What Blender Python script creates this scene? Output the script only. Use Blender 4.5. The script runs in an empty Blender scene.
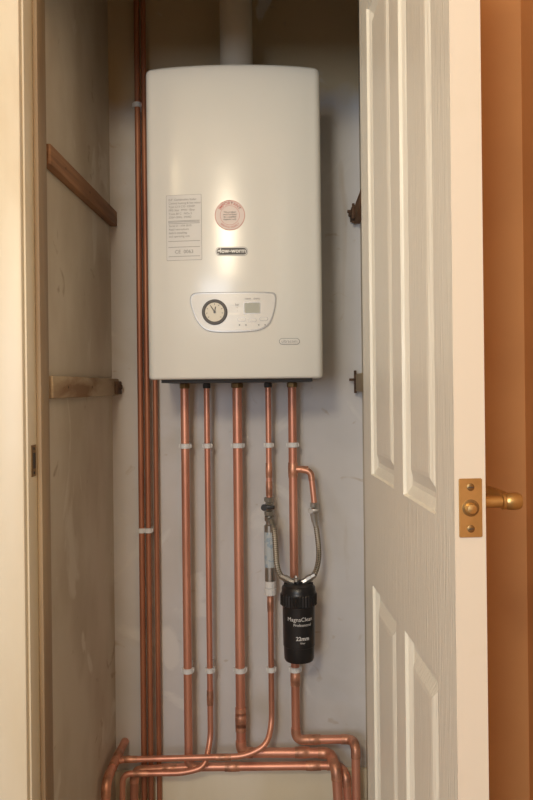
import bpy, bmesh, math, random
from mathutils import Vector, Matrix
random.seed(4)
S = bpy.context.scene
S.view_settings.view_transform = 'Standard'
COL = S.collection
pi = math.pi

# ---------------------------------------------------------------- materials
def mat(name, c1, c2=None, rough=0.5, metal=0.0, scale=6.0, detail=6, lo=0.4, hi=0.65,
        bump=0.0, bscale=40.0, coat=0.0, c3=None, s3=1.5, lo3=.55, hi3=.7, stretch=(1,1,1), bstretch=(1,1,1), spec=None,
        c4=None, z4=None, c5=None, bdist=.002, c6=None, lo6=.68):
    m = bpy.data.materials.new(name); m.use_nodes = True
    nt = m.node_tree; N = nt.nodes; L = nt.links
    b = N['Principled BSDF']
    b.inputs['Roughness'].default_value = rough
    b.inputs['Metallic'].default_value = metal
    b.inputs['Coat Weight'].default_value = coat
    b.inputs['Coat Roughness'].default_value = 0.08
    if spec is not None: b.inputs['Specular IOR Level'].default_value = spec
    tc = N.new('ShaderNodeTexCoord')
    def noise(sc, st, det=detail, off=0, dist=0):
        mp = N.new('ShaderNodeMapping'); mp.inputs['Scale'].default_value = st
        mp.inputs['Location'].default_value = (off,off*.7,off*.3)
        n = N.new('ShaderNodeTexNoise'); n.inputs['Scale'].default_value = sc
        n.inputs['Detail'].default_value = det
        n.inputs['Distortion'].default_value = dist
        L.new(tc.outputs['Object'], mp.inputs[0]); L.new(mp.outputs[0], n.inputs['Vector'])
        return n
    def ramp(n, lo, hi, out='Fac'):
        r = N.new('ShaderNodeMapRange'); r.inputs['From Min'].default_value = lo
        r.inputs['From Max'].default_value = hi
        L.new(n.outputs[out], r.inputs['Value']); return r
    def mix(col, c, fac):
        m3 = N.new('ShaderNodeMix'); m3.data_type = 'RGBA'
        if isinstance(col, tuple): m3.inputs['A'].default_value = (*col,1)
        else: L.new(col, m3.inputs['A'])
        m3.inputs['B'].default_value = (*c, 1)
        L.new(fac, m3.inputs['Factor']); return m3.outputs['Result']
    if c2 is None: c2 = tuple(x*0.93 for x in c1)
    col = mix(c1, c2, ramp(noise(scale, stretch), lo, hi).outputs[0])
    if c4:   # cream tint with the upper wall's shade painted in above height z4, ragged boundary
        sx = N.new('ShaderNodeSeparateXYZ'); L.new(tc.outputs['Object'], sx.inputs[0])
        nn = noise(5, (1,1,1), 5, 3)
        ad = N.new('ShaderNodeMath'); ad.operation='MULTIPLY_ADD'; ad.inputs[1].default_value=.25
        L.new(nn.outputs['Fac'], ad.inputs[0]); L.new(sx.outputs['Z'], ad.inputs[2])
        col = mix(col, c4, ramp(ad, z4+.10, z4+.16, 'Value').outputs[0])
    if c3:
        col = mix(col, c3, ramp(noise(s3, stretch, 8, 0, .6), lo3, hi3).outputs[0])
    if c5:
        col = mix(col, c5, ramp(noise(s3*1.9, stretch, 9, 7.3, 1.0), .60, .65).outputs[0])
    if c6:   # narrow vertical drip / scuff marks
        col = mix(col, c6, ramp(noise(7, (1,1,.2), 6, 2.1, .5), lo6-.03, lo6+.14).outputs[0])
        col = mix(col, c6, ramp(noise(12, (1,1,1.2), 8, 5.7, 1.2), lo6, lo6+.12).outputs[0])
    L.new(col, b.inputs['Base Color'])
    if bump > 0:
        bp = N.new('ShaderNodeBump'); bp.inputs['Strength'].default_value = bump
        bp.inputs['Distance'].default_value = bdist
        L.new(noise(bscale, bstretch, 4).outputs['Fac'], bp.inputs['Height'])
        L.new(bp.outputs[0], b.inputs['Normal'])
    return m

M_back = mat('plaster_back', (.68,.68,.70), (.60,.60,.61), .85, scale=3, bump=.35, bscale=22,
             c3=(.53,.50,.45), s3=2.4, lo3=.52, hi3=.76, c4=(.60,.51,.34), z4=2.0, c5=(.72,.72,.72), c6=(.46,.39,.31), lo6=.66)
M_left = mat('plaster_side', (.69,.64,.54), (.57,.51,.41), .85, scale=4, bump=.5, bscale=20,
             c3=(.46,.38,.27), s3=2.6, lo3=.54, hi3=.76, c5=(.73,.69,.60), stretch=(1,1,.7), c6=(.42,.34,.24), lo6=.67)
M_orange = mat('orange_paint', (.76,.42,.18), (.71,.38,.16), .7, scale=5, bump=.15, bscale=90)
M_cream = mat('cream_wall', (.72,.68,.60), (.68,.64,.56), .8, scale=5)
M_ceil = mat('ceiling_paint', (.62,.56,.46), rough=.9)
M_floor = mat('floor_boards', (.34,.24,.15), (.24,.16,.10), .6, scale=3, stretch=(8,1,1))
M_trim = mat('gloss_trim', (.86,.80,.65), (.80,.73,.56), .38, scale=7, bump=.08, bscale=20, c3=(.70,.59,.42), s3=5, lo3=.60, hi3=.80, stretch=(1,1,.3))
M_stop = mat('bare_stop', (.52,.41,.27), (.34,.25,.16), .6, scale=10, stretch=(1,1,.1))
M_door = mat('door_paint', (.84,.80,.69), (.82,.78,.67), .34, scale=6, bump=.8, bscale=200, bstretch=(1,1,.07))
M_dooredge = mat('door_edge_paint', (.74,.70,.61), (.66,.62,.51), rough=.45, bump=.1, bscale=30, lo=.5, hi=.8)
M_boiler = mat('boiler_enamel', (.81,.82,.78), (.80,.81,.77), .20)
M_dark = mat('dark_underside', (.05,.05,.05), rough=.6)
M_grey = mat('grey_plastic', (.35,.36,.37), rough=.5)
M_silver = mat('silver_trim', (.45,.46,.48), rough=.4, metal=.5)
M_panel = mat('panel_white', (.80,.81,.79), rough=.3)
M_lcd = mat('lcd', (.50,.53,.48), rough=.15)
M_black = mat('black_plastic', (.012,.012,.014), (.02,.02,.022), .35)
M_ink = mat('ink', (.12,.12,.12), rough=.6)
M_label = mat('label_paper', (.78,.79,.78), rough=.5)
M_red = mat('red_ink', (.64,.20,.17), rough=.5)
M_pink = mat('sticker_pink', (.82,.72,.68), rough=.45)
M_beige = mat('gauge_face', (.72,.68,.56), rough=.4)
M_white = mat('white_plastic', (.78,.79,.80), rough=.45)
M_text = mat('white_ink', (.8,.8,.8), rough=.5)
M_lab3 = mat('pale_label', (.50,.56,.60), (.34,.44,.54), rough=.4, scale=60, lo=.5, hi=.52)
M_chrome = mat('chrome', (.50,.48,.45), (.38,.37,.34), .36, metal=.9)
M_brass = mat('brass', (.62,.43,.19), (.50,.33,.13), .34, metal=.9, scale=30)
M_brassd = mat('aged_brass', (.30,.20,.09), (.2,.13,.06), .4, metal=.9, scale=30)
M_copper = mat('copper', (.76,.37,.26), (.66,.29,.20), .42, metal=.6, scale=12, stretch=(1,1,.3),
               c3=(.46,.21,.14), s3=9, lo3=.54, hi3=.76)
M_copperd = mat('copper_dull', (.48,.21,.12), (.38,.15,.09), .5, metal=.5, scale=14, stretch=(1,1,.3))
M_solder = mat('copper_fitting', (.72,.36,.24), (.42,.21,.14), .42, metal=.6, scale=40)
M_wood = mat('batten_wood', (.34,.18,.09), (.20,.10,.05), .8, scale=14, stretch=(1,.2,4), bump=.7, bscale=30, bstretch=(1,.2,4),
             c3=(.50,.36,.22), s3=8, lo3=.58, hi3=.70)
M_woodp = mat('batten_painted', (.54,.45,.32), (.42,.32,.20), .8, scale=9, c3=(.26,.16,.09), s3=7, lo3=.50, hi3=.64, stretch=(1,.4,2), bump=.6, bscale=25)
M_flue = mat('flue_paint', (.70,.66,.56), rough=.5)

def braid():
    m = bpy.data.materials.new('steel_braid'); m.use_nodes = True
    nt = m.node_tree; N = nt.nodes; L = nt.links; b = N['Principled BSDF']
    b.inputs['Metallic'].default_value = .7; b.inputs['Roughness'].default_value = .5
    uv = N.new('ShaderNodeUVMap'); mp = N.new('ShaderNodeMapping')
    mp.inputs['Rotation'].default_value = (0,0,pi/4)
    ck = N.new('ShaderNodeTexChecker'); ck.inputs['Scale'].default_value = 1.0
    mp.inputs['Scale'].default_value = (1.3,1.3,1.3)
    ck.inputs['Color1'].default_value = (.50,.46,.39,1); ck.inputs['Color2'].default_value = (.20,.18,.15,1)
    L.new(uv.outputs[0], mp.inputs[0]); L.new(mp.outputs[0], ck.inputs[0]); L.new(ck.outputs[0], b.inputs['Base Color'])
    return m
M_braid = braid()

# ---------------------------------------------------------------- mesh helpers
def empty(name, loc=(0,0,0)):
    e = bpy.data.objects.new(name, None); e.location = loc; e.empty_display_size = .05
    COL.objects.link(e); return e

def finish(name, bm, m, parent=None, smooth=False, angle=None):
    me = bpy.data.meshes.new(name)
    bmesh.ops.recalc_face_normals(bm, faces=bm.faces[:])
    bm.to_mesh(me); bm.free()
    ms = m if isinstance(m, (list, tuple)) else [m]
    for x in ms: me.materials.append(x)
    if smooth:
        for p in me.polygons: p.use_smooth = True
        try: me.set_sharp_from_angle(angle=angle or math.radians(40))
        except Exception: pass
    o = bpy.data.objects.new(name, me); COL.objects.link(o)
    if parent:
        o.parent = parent; o.matrix_parent_inverse = Matrix.Translation(-Vector(parent.location))
    return o

def add_box(bm, x0,x1,y0,y1,z0,z1, bev=0, mi=0):
    vs = [bm.verts.new((x,y,z)) for x in (x0,x1) for y in (y0,y1) for z in (z0,z1)]
    idx = [(0,1,3,2),(4,6,7,5),(0,4,5,1),(2,3,7,6),(0,2,6,4),(1,5,7,3)]
    fs = [bm.faces.new([vs[i] for i in f]) for f in idx]
    for f in fs: f.material_index = mi
    if bev > 0:
        es = list({e for f in fs for e in f.edges})
        r = bmesh.ops.bevel(bm, geom=es, offset=bev, segments=2, profile=.5, affect='EDGES')
        for f in r['faces']: f.material_index = mi
    return fs

def box(name, x0,x1,y0,y1,z0,z1, m, bev=0, parent=None):
    bm = bmesh.new(); add_box(bm, x0,x1,y0,y1,z0,z1,bev)
    return finish(name, bm, m, parent, smooth=bev>0)

def fillet(pts, rad, n=8):
    pts = [Vector(p) for p in pts]; out = [pts[0]]; bends = []
    for i in range(1, len(pts)-1):
        p = pts[i]; a = (pts[i-1]-p); b = (pts[i+1]-p)
        r = min(rad, a.length*.48, b.length*.48)
        A = p + a.normalized()*r; B = p + b.normalized()*r
        seg = []
        for k in range(n+1):
            t = k/n; seg.append(A*(1-t)**2 + p*2*t*(1-t) + B*t*t)
        out += seg
        ext = min(.010, r)
        bends.append([A + a.normalized()*ext] + seg + [B + b.normalized()*ext])
    out.append(pts[-1]); return out, bends

def catmull(pts, n=8):
    pts = [Vector(p) for p in pts]; P = [pts[0]*2-pts[1]] + pts + [pts[-1]*2-pts[-2]]; out = []
    for i in range(1, len(P)-2):
        for k in range(n):
            t = k/n
            out.append(.5*((2*P[i]) + (P[i+1]-P[i-1])*t + (2*P[i-1]-5*P[i]+4*P[i+1]-P[i+2])*t*t + (3*P[i]-P[i-1]-3*P[i+1]+P[i+2])*t**3))
    out.append(P[-2]); return out

def add_tube(bm, path, r, seg=18, mi=0, caps=True, uv=None):
    path = [Vector(p) for p in path]
    q = [path[0]]
    for p in path[1:]:
        if (p-q[-1]).length > 1e-5: q.append(p)
    path = q
    T = []
    for i in range(len(path)):
        a = path[max(i-1,0)]; b = path[min(i+1,len(path)-1)]
        T.append((b-a).normalized())
    n = T[0].orthogonal().normalized()
    rings = []; L = 0; Ls = []
    for i,p in enumerate(path):
        if i:
            n = (n - T[i]*n.dot(T[i])).normalized(); L += (p-path[i-1]).length
        Ls.append(L)
        b = T[i].cross(n)
        rr = r[i] if isinstance(r,(list,tuple)) else r
        rings.append([bm.verts.new(p + (n*math.cos(2*pi*k/seg)+b*math.sin(2*pi*k/seg))*rr) for k in range(seg)])
    for i in range(len(rings)-1):
        for k in range(seg):
            f = bm.faces.new([rings[i][k], rings[i][(k+1)%seg], rings[i+1][(k+1)%seg], rings[i+1][k]])
            f.material_index = mi
            if uv is not None:
                us = [k,k+1,k+1,k]; vsn = [i,i,i+1,i+1]
                for l,u,v in zip(f.loops, us, vsn): l[uv].uv = (u/seg*8, Ls[v]/.0065*1.3)
    if caps:
        bm.faces.new(rings[0][::-1]).material_index = mi; bm.faces.new(rings[-1]).material_index = mi

def add_lathe(bm, c, axis, prof, seg=32, mi=0, ribs=None):
    """prof list of (radius, distance along axis)"""
    c = Vector(c); ax = Vector(axis).normalized(); n = ax.orthogonal().normalized(); b = ax.cross(n)
    rings = []
    for j,(r,h) in enumerate(prof):
        ring = []
        for k in range(seg):
            rr = max(r, 1e-4)
            if ribs and ribs[0] <= j <= ribs[1] and k % 2: rr *= .955
            a = 2*pi*k/seg
            ring.append(bm.verts.new(c + ax*h + (n*math.cos(a)+b*math.sin(a))*rr))
        rings.append(ring)
    for i in range(len(rings)-1):
        for k in range(seg):
            bm.faces.new([rings[i][k], rings[i][(k+1)%seg], rings[i+1][(k+1)%seg], rings[i+1][k]]).material_index = mi
    bm.faces.new(rings[0][::-1]).material_index = mi; bm.faces.new(rings[-1]).material_index = mi

def text_mesh(name, body, size, fn, m, parent=None, bold=0.0, align='CENTER', space=1.0):
    cu = bpy.data.curves.new('tmp_txt','FONT'); cu.body = body; cu.size = size
    cu.align_x = align; cu.align_y = 'CENTER'; cu.offset = bold; cu.resolution_u = 3; cu.space_line = space
    o = bpy.data.objects.new('tmp_txt', cu); COL.objects.link(o)
    dg = bpy.context.evaluated_depsgraph_get(); dg.update()
    me = bpy.data.meshes.new_from_object(o.evaluated_get(dg))
    bpy.data.objects.remove(o)
    for v in me.vertices: v.co = Vector(fn(v.co.x, v.co.y))
    me.name = name; me.materials.clear(); me.materials.append(m)
    ob = bpy.data.objects.new(name, me); COL.objects.link(ob)
    if parent:
        ob.parent = parent; ob.matrix_parent_inverse = Matrix.Translation(-Vector(parent.location))
    return ob

# ---------------------------------------------------------------- dimensions
CZ = 1.2
BY = 2.24          # back wall plane
LX, RX = -.49, .21 # closet side walls
FY0, FY1 = 1.50, 1.60  # partition wall with the doorway
JL, JR = -.485, .165
HEAD = 1.985
CEIL = 2.5
XR = .446

# ---------------------------------------------------------------- room shell
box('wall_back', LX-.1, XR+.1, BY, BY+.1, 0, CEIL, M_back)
box('wall_left', LX-.1, LX, FY1, BY, 0, CEIL, M_left)
box('wall_closet_right', RX, RX+.08, FY1, BY, 0, CEIL, M_left)
box('wall_right', XR, XR+.1, -2.2, BY, 0, CEIL, M_orange)
bm = bmesh.new()
add_box(bm, -1.9, JL-.02, FY0, FY1, 0, CEIL)
add_box(bm, JR+.02, XR, FY0, FY1, 0, CEIL)
add_box(bm, JL-.02, JR+.02, FY0, FY1, HEAD+.02, CEIL)
finish('wall_front', bm, M_orange)
# hallway wall behind, with a window
bm = bmesh.new()
wx0,wx1,wz0,wz1 = -1.45,-.45,.85,2.0
add_box(bm, -1.9, wx0, -2.3, -2.2, 0, CEIL); add_box(bm, wx1, XR, -2.3, -2.2, 0, CEIL)
add_box(bm, wx0, wx1, -2.3, -2.2, 0, wz0); add_box(bm, wx0, wx1, -2.3, -2.2, wz1, CEIL)
finish('wall_rear', bm, M_cream)
bm = bmesh.new()
for a in ((wx0,wx0+.05,wz0,wz1),(wx1-.05,wx1,wz0,wz1),(wx0,wx1,wz0,wz0+.05),(wx0,wx1,wz1-.05,wz1),(-.975,-.925,wz0,wz1)):
    add_box(bm, a[0],a[1],-2.28,-2.22,a[2],a[3],.004)
finish('window_1', bm, M_trim, smooth=True)
box('ceiling', -1.9, XR+.1, -2.2, BY+.1, CEIL, CEIL+.05, M_ceil)
box('floor', -1.9, XR+.1, -2.2, BY+.1, -.05, 0, M_floor)
box('baseboard_back', LX, RX, BY-.016, BY, 0, .135, M_trim, .003)
box('baseboard_front', JR+.09, XR, FY0-.016, FY0, 0, .13, M_trim, .003)

# door lining + architrave
bm = bmesh.new()
add_box(bm, JL-.02, JL, FY0-.005, FY1+.003, 0, HEAD, .002)
add_box(bm, JL-.085, JL-.004, FY0-.018, FY0-.001, 0, HEAD+.07, .005)
finish('trim_1', bm, M_trim, smooth=True)
bm = bmesh.new()
add_box(bm, JR, JR+.02, FY0-.002, FY1, 0, HEAD, .002)
add_box(bm, JR+.03, JR+.085, FY0-.016, FY0-.001, 0, HEAD+.07, .005)
finish('trim_2', bm, M_trim, smooth=True)
bm = bmesh.new()
add_box(bm, JL, JR, FY0-.004, FY1, HEAD, HEAD+.02, .002)
add_box(bm, JL-.004, JR+.03, FY0-.018, FY0-.001, HEAD+.004, HEAD+.07, .004)
finish('trim_3', bm, M_trim, smooth=True)
box('trim_4', JL, JL+.010, FY0+.045, FY1, 0, HEAD, M_stop, .002)
# strike plate on lining
bm = bmesh.new()
add_box(bm, JL-.001, JL+.0015, 1.512, 1.538, 1.035, 1.095, .0005)
add_box(bm, JL+.0005, JL+.002, 1.520, 1.532, 1.050, 1.080, 0, 1)
add_lathe(bm, (JL+.001,1.525,1.042), (1,0,0), [(.003,0),(.003,.0012)], 10, 1)
add_lathe(bm, (JL+.001,1.525,1.088), (1,0,0), [(.003,0),(.003,.0012)], 10, 1)
finish('strike_plate', bm, [M_brassd, M_dark])

# ---------------------------------------------------------------- door
H = Vector((.143, 1.497, 0)); F = Vector((.184, .885, 0))
U = (F-H); DW = U.length; U.normalize()
Nn = Vector((-U.y, U.x, 0))
if Nn.x > 0: Nn = -Nn        # points towards closet side (left)
TH = .035; DZ0, DZ1 = .012, 1.98
dp = empty('door_1', (H.x, H.y, 0))
def DP(t, z, d): # t along (0..1), d depth into the door from left face
    return H + U*(t*DW) - Nn*d + Vector((0,0,z))
ts = [0,.125,.455,.56,.865,1]
zs = [DZ0,.22,.847,1.043,1.87,DZ1]
bm = bmesh.new()
for side in (0,1):
    def P(t,z,d): return bm.verts.new(DP(t, z, d if side==0 else TH-d))
    for i in range(5):
        for j in range(5):
            t0,t1,z0,z1 = ts[i],ts[i+1],zs[j],zs[j+1]
            if i in (1,3) and j in (1,3):
                rings = []
                for ins,d in ((0,0),(.002,.0045),(.008,.0070),(.015,.0105),(.022,.0105),(.040,.0030),(.046,.0022)):
                    a = ins/DW
                    rings.append([P(t0+a,z0+ins,d),P(t1-a,z0+ins,d),P(t1-a,z1-ins,d),P(t0+a,z1-ins,d)])
                for a,b in zip(rings, rings[1:]):
                    for k in range(4): bm.faces.new([a[k],a[(k+1)%4],b[(k+1)%4],b[k]])
                bm.faces.new(rings[-1])
            else:
                bm.faces.new([P(t0,z0,0),P(t1,z0,0),P(t1,z1,0),P(t0,z1,0)])
def q(a,mi=1):
    f = bm.faces.new([bm.verts.new(v) for v in a]); f.material_index = mi
q([DP(1,DZ0,0),DP(1,DZ0,TH),DP(1,DZ1,TH),DP(1,DZ1,0)])
q([DP(0,DZ0,0),DP(0,DZ0,TH),DP(0,DZ1,TH),DP(0,DZ1,0)])
q([DP(0,DZ1,0),DP(1,DZ1,0),DP(1,DZ1,TH),DP(0,DZ1,TH)])
q([DP(0,DZ0,0),DP(1,DZ0,0),DP(1,DZ0,TH),DP(0,DZ0,TH)])
bmesh.ops.remove_doubles(bm, verts=bm.verts[:], dist=1e-5)
finish('door_leaf', bm, [M_door, M_dooredge], dp)
# latch plate on leading edge
LZ = 1.064
def orient_box(bm, c, du, dn, dz, mi=0, bev=0):
    """box centred at c, half sizes along U, Nn, Z"""
    r = bmesh.ops.create_cube(bm, size=1)
    mtx = Matrix((( U.x, Nn.x,0,c.x),(U.y,Nn.y,0,c.y),(0,0,1,c.z),(0,0,0,1))) @ Matrix.Diagonal((2*du,2*dn,2*dz,1))
    bmesh.ops.transform(bm, matrix=mtx, verts=r['verts'])
    fs = {f for v in r['verts'] for f in v.link_faces}
    for f in fs: f.material_index = mi
    if bev: 
        rr = bmesh.ops.bevel(bm, geom=list({e for f in fs for e in f.edges}), offset=bev, segments=2, affect='EDGES')
        for f in rr['faces']: f.material_index = mi
cE = DP(1, LZ, TH/2)
bm = bmesh.new()
orient_box(bm, cE+U*.001, .0012, .0130, .0325, 0, .0008)
for dz in (-.023,.023):
    add_lathe(bm, cE+Vector((0,0,dz))+U*.002, U, [(.0042,0),(.0042,.0006),(.003,.0012)], 16, 1)
    orient_box(bm, cE+Vector((0,0,dz))+U*.0034, .0003, .0030, .0004, 2)
add_lathe(bm, cE+U*.002, U, [(.0095,0),(.0095,.0008),(.0085,.001)], 24, 1)
add_lathe(bm, cE+U*.003+Nn*.001, U, [(.0065,0),(.0065,.005),(.005,.0085),(.001,.0095)], 20, 0)
finish('latch_plate', bm, [M_brass, M_brassd, M_dark], dp, smooth=True)
# lever handle on room side
cH = DP(1, LZ-.002, TH) - U*.055
R = -Nn
bm = bmesh.new()
add_lathe(bm, cH, R, [(.025,0),(.025,.004),(.023,.007),(.012,.009),(.010,.011)], 32)
path = fillet([cH+R*.008, cH+R*.047, cH+R*.050-U*.045, cH+R*.047-U*.105], .012)[0]
n = len(path)
add_tube(bm, path, [.0070+.0010*min(1,i/8) for i in range(n)], 20)
add_lathe(bm, cH+R*.036, R, [(.0080,0),(.0095,.001),(.0095,.004),(.0085,.005),(.0100,.008),(.0105,.014),(.0100,.020),(.0085,.0235),(.004,.025)], 24)
finish('door_handle', bm, M_brass, dp, smooth=True)
# hinges
for i,z in enumerate((.22,1.0,1.76)):
    bm = bmesh.new()
    add_tube(bm, [H+Vector((.036,.0,z)), H+Vector((.036,.0,z+.075))], .005, 12)
    orient_box(bm, H+Vector((.018,.001,z+.0375)), .001, .014, .037)
    finish('hinge_%d'%(i+1), bm, M_brass, dp, smooth=True)

# ---------------------------------------------------------------- battens
M_rust = mat('rusty_iron', (.08,.05,.035), (.15,.08,.045), .7, metal=.4, scale=60)
def batten(name, x0,x1,z, h, m, side=1, big=True):
    bm = bmesh.new()
    add_box(bm, x0,x1, FY1+.01, BY-.002, z-h/2, z+h/2, .003, 0)
    xs = x1 if side==1 else x0
    a,b = (xs-.001, xs+.009) if side==1 else (xs-.009, xs+.001)
    if big:
        add_box(bm, a,b, BY-.060, BY-.008, z-h*.42, z+h*.35, .002, 1)
        add_lathe(bm, (xs+side*.008, BY-.03, z), (side,0,0), [(.008,0),(.008,.004),(.005,.007)], 14, 1)
    if side == -1:
        add_box(bm, min(xs, xs+side*.018), max(xs,xs+side*.018), BY-.036, BY-.026, z+h*.1, z+h*.1+.007, .001, 1)
        add_box(bm, xs-.005, xs+.002, BY-.036, BY-.028, z-h*.60, z+h*.70, .001, 1)
    for y in (FY1+.12, FY1+.33):
        add_lathe(bm, (xs-side*.001, y, z), (side,0,0), [(.003,0),(.003,.0014)], 10, 1)
    finish(name, bm, [m, M_rust], smooth=True)
batten('wooden_batten', LX, LX+.020, 1.675, .042, M_wood, big=False)
batten('wooden_batten.001', LX, LX+.020, 1.205, .046, M_woodp)
batten('wooden_batten.002', RX-.020, RX, 1.675, .042, M_wood, side=-1)
batten('wooden_batten.003', RX-.020, RX, 1.21, .048, M_woodp, side=-1, big=False)

# ---------------------------------------------------------------- boiler
BX, BW = -.1225, .2095
BZ0, BZ1 = 1.221, 1.965
YF, BOW, CR = 1.885, .026, .022
def yf(x):
    s = (x-BX)/BW
    return YF + BOW*s*s
bp = empty('combi_boiler', (BX, 2.06, BZ0))
def profile(off):
    w = BW-off; pts = [(BX-w, BY-.004)]
    yc = YF + BOW + CR*.9
    n = 8
    xs_in = BW - CR
    for k in range(n+1):
        a = k/n*pi/2*.93
        pts.append((BX-xs_in-(CR-off)*math.cos(a), yc-(CR-off)*math.sin(a)*1.0))
    e = pts[-1]
    m = 28
    for k in range(1,m):
        s = -1+2*k/m; x = BX + s*(BX-e[0])
        pts.append((x, yf(x)+off*.9 + (e[1]-(yf(e[0])+off*.9))*abs(s)**10))
    for p in reversed(pts[1:n+2]): pts.append((2*BX-p[0], p[1]))
    pts.append((BX+w, BY-.004)); return pts
bm = bmesh.new(); rings = []
for z,off in ((BZ0,.006),(BZ0+.002,.002),(BZ0+.006,0),(BZ0+.25,0),(BZ0+.5,0),(BZ1-.010,0),(BZ1-.006,.0012),(BZ1-.002,.005),(BZ1,.011)):
    rings.append([bm.verts.new((x,y,z)) for x,y in profile(off)])
n = len(rings[0])
for a,b in zip(rings,rings[1:]):
    for k in range(n): bm.faces.new([a[k],a[(k+1)%n],b[(k+1)%n],b[k]])
bm.faces.new(rings[-1]); bm.faces.new(rings[0][::-1])
finish('casing', bm, M_boiler, bp, smooth=True, angle=math.radians(50))
box('underside_tray', BX-.185, BX+.185, 1.96, BY-.004, BZ0-.008, BZ0+.001, M_dark, 0, bp)
for i,(x,rr) in enumerate(((-.278,.012),(-.218,.009),(-.1356,.014),(-.0515,.009),(.0136,.012))):
    bm = bmesh.new()
    add_lathe(bm, (x,2.17,BZ0-.022), (0,0,1), [(rr*1.1,0),(rr*1.22,.002),(rr*1.22,.012),(rr*.9,.014),(rr*.9,.022)], 6)
    finish('connector_%d'%i, bm, M_brassd if i%2==0 else M_dark, bp)

def surf(cx, cz, off=.0012):
    return lambda x,y: (cx+x, yf(cx+x)-off, cz+y)
def sticker(name, outline, cx, cz, off, m, smooth_outline=False):
    """flat shape conforming to the bowed front; outline relative coords"""
    pts = outline
    if smooth_outline:
        P = [Vector((*p,0)) for p in pts]; n = len(P); out = []
        for i in range(n):
            a,b,c,d = P[i-1],P[i],P[(i+1)%n],P[(i+2)%n]
            for k in range(6):
                t = k/6; out.append(.5*((2*b)+(c-a)*t+(2*a-5*b+4*c-d)*t*t+(3*b-a-3*c+d)*t**3))
        pts = [(v.x,v.y) for v in out]
    bm = bmesh.new()
    n = len(pts)
    mx = sum(p[0] for p in pts)/n; my = sum(p[1] for p in pts)/n
    R_ = []
    for s in (1,.75,.5,.25):
        R_.append([bm.verts.new(surf(cx,cz,off)(mx+(x-mx)*s, my+(y-my)*s)) for x,y in pts])
    base = [bm.verts.new(surf(cx,cz,-.0004)(x,y)) for x,y in pts]
    for a,b in zip([base]+R_, R_):
        for k in range(n): bm.faces.new([a[k],a[(k+1)%n],b[(k+1)%n],b[k]])
    bm.faces.new(R_[-1])
    return finish(name, bm, m, bp)
def rrect(w,h,r,n=5):
    o = []
    for cx,cy,a0 in ((w/2-r,h/2-r,0),(-w/2+r,h/2-r,90),(-w/2+r,-h/2+r,180),(w/2-r,-h/2+r,270)):
        for k in range(n+1):
            a = math.radians(a0+90*k/n); o.append((cx+r*math.cos(a), cy+r*math.sin(a)))
    out = []
    for i in range(len(o)):
        a = o[i]; b = o[(i+1)%len(o)]; d = math.dist(a,b); k = max(1,int(d/.01))
        for j in range(k): out.append((a[0]+(b[0]-a[0])*j/k, a[1]+(b[1]-a[1])*j/k))
    return out
def circ(r,n=40): return [(r*math.cos(2*pi*k/n), r*math.sin(2*pi*k/n)) for k in range(n)]
# control panel
PX, PZ = -.228, 1.425
pw = [(.001,-.016),(.006,-.004),(.02,0),(.06,.0),(.105,.0),(.15,0),(.19,-.001),(.202,-.004),(.205,-.016),(.201,-.045),(.190,-.074),(.170,-.089),
      (.14,-.094),(.10,-.095),(.06,-.094),(.035,-.087),(.016,-.066),(.005,-.038)]
sticker('panel_rim', pw, PX, PZ, .0025, M_grey, smooth_outline=True)
c = (.1025,-.047)
sticker('panel_line', [(c[0]+(x-c[0])*.985, c[1]+(y-c[1])*.965) for x,y in pw], PX,PZ,.0030, M_silver, smooth_outline=True)
sticker('panel_face', [(c[0]+(x-c[0])*.965, c[1]+(y-c[1])*.92) for x,y in pw], PX,PZ,.0040, M_panel, smooth_outline=True)
# gauge
gx, gz = -.168, 1.378
bm = bmesh.new()
gy = yf(gx)-.003
add_lathe(bm, (gx,gy,gz), (0,-1,0), [(.0300,0),(.0300,.004),(.0280,.006),(.0240,.006),(.0225,.0035)], 40, 0)
add_lathe(bm, (gx,gy-.0036,gz), (0,-1,0), [(.0225,0),(.0225,.0004)], 40, 1)
finish('gauge_ring', bm, [M_ink, M_beige], bp, smooth=True)
bm = bmesh.new()
for k in range(9):
    a = math.radians(-40+k*32.5)
    p0 = Vector((gx+math.cos(a)*.017, gy-.0045, gz+math.sin(a)*.017)); p1 = Vector((gx+math.cos(a)*.020, gy-.0045, gz+math.sin(a)*.020))
    add_tube(bm, [p0,p1], .0006, 6)
for a,l in ((122,.016),(80,.013)):
    a = math.radians(a)
    add_tube(bm, [(gx-math.cos(a)*.003,gy-.005,gz-math.sin(a)*.003),(gx+math.cos(a)*l,gy-.005,gz+math.sin(a)*l)], .0009, 8)
add_lathe(bm, (gx,gy-.004,gz), (0,-1,0), [(.0030,0),(.0026,.002)], 16)
finish('gauge_needles', bm, M_black, bp)
sticker('display_bezel', rrect(.040,.028,.003), -.080, 1.387, .0046, M_silver)
sticker('display_glass', rrect(.036,.024,.002), -.080, 1.387, .0052, M_lcd)
for i,(x,z) in enumerate(((-.105,1.360),(-.080,1.358),(-.053,1.361))):
    sticker('button_%d'%i, rrect(.020,.009,.0042), x, z, .0048, M_silver)
    sticker('button_cap_%d'%i, rrect(.018,.007,.0033), x, z, .0060, M_panel)
for i,x in enumerate((-.11,-.095,-.065,-.05)):
    sticker('button_dot_%d'%i, circ(.0018,12), x, 1.347, .0055, M_grey)
text_mesh('panel_text', 'reset   menu', .007, surf(-.079,1.409,.0055), M_grey, bp)
text_mesh('panel_text_side', 'bar\n+\n-', .007, surf(-.115,1.388,.0055), M_grey, bp)
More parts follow.
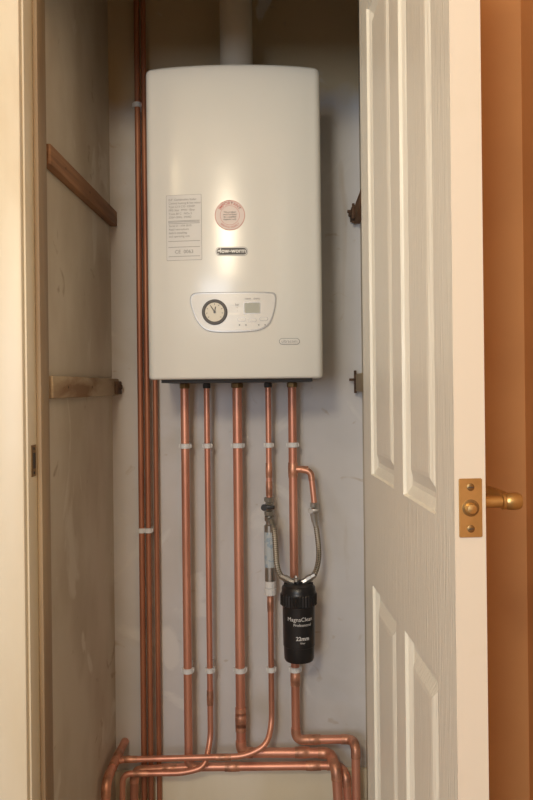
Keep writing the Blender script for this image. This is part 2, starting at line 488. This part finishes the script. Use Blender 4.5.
# logo
sticker('logo_rim', rrect(.076,.021,.010), -.1265, 1.521, .0012, M_grey)
sticker('logo_line', rrect(.074,.019,.009), -.1265, 1.521, .0016, M_panel)
sticker('logo_back', rrect(.071,.016,.0076), -.1265, 1.521, .0020, M_ink)
text_mesh('logo_text', 'glow-worm', .0145, surf(-.1265,1.522,.0026), M_panel, bp, bold=.0003)
sticker('badge_rim', rrect(.049,.015,.0072), .007, 1.308, .0012, M_grey)
sticker('badge_face', rrect(.046,.012,.0058), .007, 1.308, .0018, M_panel)
text_mesh('badge_text', 'ultracom', .0105, surf(.007,1.308,.0024), M_grey, bp)
# data label
M_lab2 = mat('label_ink', (.36,.36,.36), rough=.6)
sticker('data_label_border', rrect(.085,.155,.002), -.2395, 1.580, .0005, M_lab2)
sticker('data_label', rrect(.0835,.1535,.002), -.2395, 1.580, .0010, M_label)
lines = ['ErP  Combination boiler', 'Central heating & hot water', 'Type C13 C33  II2H3P', 'PMS 3bar  PMW 10bar', 'Tmax 80 C   NOx 5', '230V~50Hz  IPX4D', 'Serial 21 1104 0010', 'Read instructions', 'before installing', 'and operating unit']
for i,l in enumerate(lines):
    z = 1.646-.0083*i - (.012 if i>5 else 0)
    text_mesh('label_line_%d'%i, l, .0068, (lambda zz: (lambda x,y: (-.276+x, yf(-.276+x)-.0018, zz+y)))(z), M_lab2, bp, align='LEFT')
for i,z in enumerate((1.596,1.5935,1.590,1.548,1.534,1.512)):
    sticker('label_rule_%d'%i, rrect(.076,.0011,.0004,1), -.2395, z, .0015, M_lab2)
text_mesh('label_mark', 'CE  0063', .012, surf(-.2395,1.5225,.0018), M_lab2, bp)
# round warning sticker
sx, sz = -.130, 1.606
sticker('warning_sticker', circ(.036), sx, sz, .0008, M_pink)
bm = bmesh.new()
def ring(bm, r0, r1, off):
    n = 56; a = [bm.verts.new(surf(sx,sz,off)(*p)) for p in circ(r0,n)]; b = [bm.verts.new(surf(sx,sz,off)(*p)) for p in circ(r1,n)]
    for k in range(n): bm.faces.new([a[k],a[(k+1)%n],b[(k+1)%n],b[k]])
ring(bm, .0342,.0352,.0014); ring(bm,.0224,.0230,.0014)
finish('warning_rings', bm, M_red, bp)
def polar(r0, top=True):
    def f(x,y):
        r = r0+(y if top else -y)
        a = (pi/2 - x/r0) if top else (-pi/2 + x/r0)
        return surf(sx,sz,.0015)(r*math.cos(a), r*math.sin(a))
    return f
text_mesh('warning_text', 'IMPORTANT', .0105, polar(.0283), M_red, bp, bold=.0001)
text_mesh('warning_text_low', 'SERVICE YEARLY', .0065, polar(.0283,False), M_red, bp)
text_mesh('warning_lines', 'This product\nmust be fitted\nby a qualified\nengineer only', .0056, surf(sx,sz-.001,.0015), M_ink, bp)

# flue
bm = bmesh.new()
fx, fy = -.122, 2.08
add_lathe(bm, (fx,fy,BZ1-.002), (0,0,1), [(.056,0),(.056,.008),(.048,.012),(.048,.03),(.0425,.033),(.042,CEIL-BZ1)], 40)
finish('flue_pipe', bm, M_flue, smooth=True)

# ---------------------------------------------------------------- copper pipes
PY = 2.17
def pipe(name, pts, r, bend=.022, fit=True, mat_=None, clips=(), collars=(), wall=BY):
    e = empty(name, pts[0])
    path, bends = fillet(pts, bend)
    bm = bmesh.new(); add_tube(bm, path, r)
    finish('tube', bm, mat_ or M_copper, e, smooth=True)
    if fit or collars:
        bm = bmesh.new()
        if fit:
            for b in bends: add_tube(bm, b, r*1.13)
        for c,d in collars:
            c = Vector(c); d = Vector(d)
            L_ = .020
            add_tube(bm, [c-d*L_, c-d*L_*.55, c-d*L_*.5, c+d*L_*.5, c+d*L_*.55, c+d*L_], [r*1.13,r*1.13,r*1.17,r*1.17,r*1.13,r*1.13])
        finish('fittings', bm, M_solder, e, smooth=True)
    for i,(x,y,z) in enumerate(clips):
        bm = bmesh.new()
        add_lathe(bm, (x,y,z-.007), (0,0,1), [(r+.001,0),(r+.0035,.001),(r+.0035,.013),(r+.001,.014)], 24)
        add_box(bm, x-r-.006, x+r+.006, y-.002, y+.012, z-.0055, z+.0055, .0015)
        add_box(bm, x-.007, x+.007, y+r, wall, z-.006, z+.006, .001)
        finish('clip_%d'%i, bm, M_white, e, smooth=True)
    return e
Z1, Z2 = 1.043, .434
X1,X2,X3,X4,X5 = -.278,-.218,-.1356,-.0515,.0136
up = (0,0,1)
pipe('copper_pipe', [(X1,PY,BZ0-.012),(X1,PY,.172),(.128,PY,.172),(.145,2.12,.172),(.153,2.12,0)], .0112,
     clips=[(X1,PY,Z1),(X1,PY,Z2)], collars=[((-.16,PY,.172),(1,0,0)),((.06,PY,.172),(1,0,0))])
pipe('copper_pipe.001', [(X2,PY,BZ0-.012),(X2,PY,.25),(X2-.012,2.13,.19),(X2-.07,2.125,.178),(-.448,2.125,.178),(-.452,2.125,0)], .0078, bend=.025, fit=False,
     clips=[(X2,PY,Z1),(X2,PY,Z2)], collars=[((X2,PY,.36),up),((-.40,2.125,.178),(1,0,0))])
pipe('copper_pipe.002', [(X3,PY,BZ0-.012),(X3,PY,.30),(X3,PY,.210),(.105,PY,.207),(.118,2.11,.195),(.128,2.10,0)], .0130,
     clips=[(X3,PY,Z1),(X3,PY,Z2)], collars=[((X3,PY,.30),up),((.03,PY,.2085),(1,0,0))])
pipe('copper_pipe.003', [(X4,PY,.634),(X4,PY,.29),(X4-.012,2.135,.245),(X4-.07,2.13,.218),(-.445,2.13,.213),(-.462,2.12,.213)], .0078, bend=.04, fit=False,
     clips=[(X4,PY,Z2)], collars=[((X4,PY,.612),up),((-.18,2.13,.2165),(1,0,0)),((-.43,2.13,.2135),(1,0,0))])
pipe('copper_pipe.004', [(X5,PY,BZ0-.012),(X5,PY,.243),(.165,PY,.243),(.172,2.13,.241),(.172,2.125,0)], .0116,
     clips=[(X5,PY,Z1),(X5,PY,Z2)], collars=[((X5,PY,.975),up),((X5,PY,.41),up),((.06,PY,.243),(1,0,0))])
pipe('copper_pipe.005', [(X4,PY,BZ0-.012),(X4,PY,.900)], .0078, fit=False, clips=[(X4,PY,Z1)], collars=[((X4,PY,.975),up),((X4,PY,.925),up)])
pipe('copper_pipe.006', [(X5+.004,PY,.978),(.062,PY-.005,.972),(.070,PY-.01,.887)], .0078, bend=.016, collars=[((X5+.022,PY-.002,.9765),(1,0,0))])
# riser pipes at left
pipe('copper_pipe.007', [(-.402,2.20,CEIL),(-.405,2.20,0)], .0078, fit=False, mat_=M_copperd, clips=[(-.403,2.20,1.98),(-.404,2.20,.81)])
pipe('copper_pipe.008', [(-.384,2.20,CEIL),(-.386,2.20,0)], .0070, fit=False, mat_=M_copperd, clips=[(-.3855,2.20,.81)])
pipe('copper_pipe.009', [(BX-BW+.004,2.20,1.42),(-.360,2.20,1.42),(-.365,2.215,1.36),(-.366,2.215,0)], .0070, bend=.016, mat_=M_copperd)
# heavy elbow at the left end: comes forward from the corner, then drops to the floor
pipe('copper_pipe.010', [(-.464,2.236,.214),(-.466,2.125,.214),(-.470,2.03,.205),(-.472,2.01,0)], .0112, bend=.028, collars=[((-.465,2.15,.214),(0,1,0)),((-.4712,2.014,.125),up)])
pipe('copper_pipe.011', [(X1+.004,PY,.172),(-.425,PY,.165),(-.430,PY,0)], .0112, collars=[((-.33,PY,.1695),(1,0,0))])

# ---------------------------------------------------------------- isolation valves
def valve(name, x, y, z, h, handle='black', side=-1, s=1.0):
    e = empty(name, (x,y,z)); bm = bmesh.new()
    add_lathe(bm, (x,y,z), (0,0,-1), [(.0095*s,0),(.0112*s,.001),(.0112*s,.012),(.008*s,.014),(.0095*s,h*.5),(.008*s,h-.014),(.0112*s,h-.012),(.0112*s,h-.001),(.009*s,h)], 8)
    add_lathe(bm, (x,y-.006,z-h*.5), (0,-1,0), [(.008*s,0),(.008*s,.010),(.005,.014)], 14)
    finish('body', bm, M_chrome, e)
    bm = bmesh.new()
    add_box(bm, x-.017*s, x+.012*s, y-.025, y-.018, z-h*.5-.005, z-h*.5+.005, .0015)
    add_lathe(bm, (x+side*.011*s,y-.017,z-h*.5), (0,-1,0), [(.007*s,0),(.007*s,.009)], 12)
    finish('lever', bm, M_black if handle=='black' else M_chrome, e, smooth=True)
valve('isolation_valve', X4, PY, .902, .050, s=1.25)
valve('isolation_valve.001', .070, PY-.01, .887, .038, 'chrome')

# inline scale inhibitor
e = empty('scale_inhibitor', (X4,PY,.70)); bm = bmesh.new()
add_lathe(bm, (X4,PY,.852), (0,0,-1), [(.009,0),(.0135,.001),(.0135,.014),(.010,.016),(.010,.024),(.0145,.026),(.0145,.178)], 24)
finish('sleeve', bm, M_chrome, e, smooth=True)
bm = bmesh.new()
add_lathe(bm, (X4,PY,.808), (0,0,-1), [(.0149,0),(.0149,.095)], 24)
finish('label', bm, M_lab3, e, smooth=True)
bm = bmesh.new()
add_lathe(bm, (X4,PY,.676), (0,0,-1), [(.0135,0),(.0155,.002),(.0155,.018),(.0130,.020),(.0165,.022),(.0165,.038),(.011,.041)], 12)
finish('nut', bm, M_white, e)
bm = bmesh.new()
add_tube(bm, [(X4,PY,.842),(X4+.006,PY-.028,.842)], .0085, 12)
finish('branch', bm, M_chrome, e, smooth=True)

# ---------------------------------------------------------------- magnetic filter
FX, FYc, FZ = .024, 2.090, .486
fe = empty('magnetic_filter', (FX,FYc,FZ))
bm = bmesh.new()
add_lathe(bm, (FX,FYc,FZ), (0,0,1), [(.030,0),(.0365,.002),(.0390,.008),(.0400,.040),(.0412,.041),(.0420,.125),(.0425,.148)], 64)
finish('canister', bm, M_black, fe, smooth=True)
bm = bmesh.new()
add_lathe(bm, (FX,FYc,FZ+.146), (0,0,1), [(.043,0),(.0480,.002),(.0480,.028),(.0455,.032),(.0445,.036)], 72, ribs=(1,2))
finish('locking_ring', bm, M_black, fe)
bm = bmesh.new()
add_lathe(bm, (FX,FYc,FZ+.180), (0,0,1), [(.0445,0),(.0440,.012),(.039,.018),(.020,.021),(.014,.022),(.014,.027)], 48)
add_tube(bm, [(FX-.038,FYc,FZ+.194),(FX+.038,FYc,FZ+.194)], .010, 20)
finish('head', bm, M_black, fe, smooth=True)
bm = bmesh.new()
add_lathe(bm, (FX-.006,FYc,FZ+.204), (0,0,1), [(.008,0),(.009,.002),(.009,.010),(.005,.012),(.004,.017)], 12)
add_tube(bm, [(FX-.010,FYc,FZ+.203),(FX-.026,FYc,FZ+.209)], .0085, 8)
add_tube(bm, [(FX+.010,FYc,FZ+.203),(FX+.024,FYc,FZ+.210)], .0085, 8)
finish('ports', bm, M_chrome, fe)
bm = bmesh.new()
add_box(bm, FX-.018, FX+.018, FYc+.035, PY-.012, FZ+.150, FZ+.170, .002)
finish('bracket', bm, M_black, fe, smooth=True)
def wrap(z, r=.0428, a0=0.12):
    def f(x,y):
        a = x/r + a0
        return (FX+math.sin(a)*r, FYc-math.cos(a)*r, z+y)
    return f
text_mesh('brand_text', 'MagnaClean', .0145, wrap(FZ+.117,a0=.08), M_text, fe)
text_mesh('brand_text_sub', 'Professional', .0100, wrap(FZ+.103,a0=.22), M_text, fe)
text_mesh('size_text', '22mm', .0140, wrap(FZ+.068,a0=.22), M_text, fe, bold=.0003)
text_mesh('small_text', 'filter', .007, wrap(FZ+.057,a0=.22), M_text, fe)

# ---------------------------------------------------------------- hoses
def hose(name, pts):
    e = empty(name, pts[0]); bm = bmesh.new(); uv = bm.loops.layers.uv.new('UVMap')
    path = catmull(pts, 10)
    add_tube(bm, path, .0070, 16, uv=uv)
    finish('braid', bm, M_braid, e, smooth=True)
    bm = bmesh.new()
    for a,b in ((path[0],path[3]),(path[-1],path[-4])):
        d = (b-a).normalized()
        add_tube(bm, [a-d*.002, a+d*.012, a+d*.0125, a+d*.024], [.0098,.0098,.0080,.0080], 8)
    finish('ferrules', bm, M_chrome, e)
hose('braided_hose', [(X4+.007,PY-.033,.842),(X4+.014,PY-.05,.815),(X4+.017,2.105,.77),(X4+.020,2.092,.735),(X4+.030,2.090,.708),(FX-.026,2.090,FZ+.210)])
hose('braided_hose.001', [(.070,PY-.01,.848),(.076,PY-.015,.81),(.080,2.14,.765),(.077,2.115,.735),(.066,2.09,.710),(FX+.024,2.090,FZ+.211)])

# ---------------------------------------------------------------- camera
cam = bpy.data.cameras.new('camera'); co = bpy.data.objects.new('camera', cam); COL.objects.link(co)
cam.sensor_fit = 'VERTICAL'; cam.sensor_height = 36; cam.sensor_width = 24; cam.lens = 36
cam.shift_x = -20.5/800; cam.shift_y = -13/800
cam.clip_start = .02
co.matrix_world = Matrix.Translation((0,0,CZ)) @ Matrix.Rotation(pi/2,4,'X') @ Matrix.Rotation(-.0113,4,'Z')
S.camera = co

# ---------------------------------------------------------------- light
W = bpy.data.worlds.new('world'); S.world = W; W.use_nodes = True
W.node_tree.nodes['Background'].inputs[0].default_value = (.64,.66,.69,1)
W.node_tree.nodes['Background'].inputs[1].default_value = .62
def area(name, loc, tgt, sx, sy, power, col, shape='RECTANGLE'):
    l = bpy.data.lights.new(name,'AREA'); l.shape=shape; l.size=sx; l.size_y=sy; l.energy=power; l.color=col
    o = bpy.data.objects.new(name,l); COL.objects.link(o); o.location = loc
    o.rotation_euler = (Vector(tgt)-Vector(loc)).to_track_quat('-Z','Y').to_euler(); return o
area('window_light', (-.95,-2.19,1.42), (-.25,2,1.1), .9, 1.05, 35, (.84,.91,1.0))
area('ceiling_lamp', (-.45,-1.0,2.12), (-.1,2,1.2), .36, .36, 22, (1,.84,.60), 'DISK')
l = bpy.data.lights.new('pendant_lamp','POINT'); l.energy = 9; l.color=(1,.78,.46); l.shadow_soft_size=.08
o = bpy.data.objects.new('pendant_lamp', l); COL.objects.link(o); o.location = (-1.2,.2,2.2)
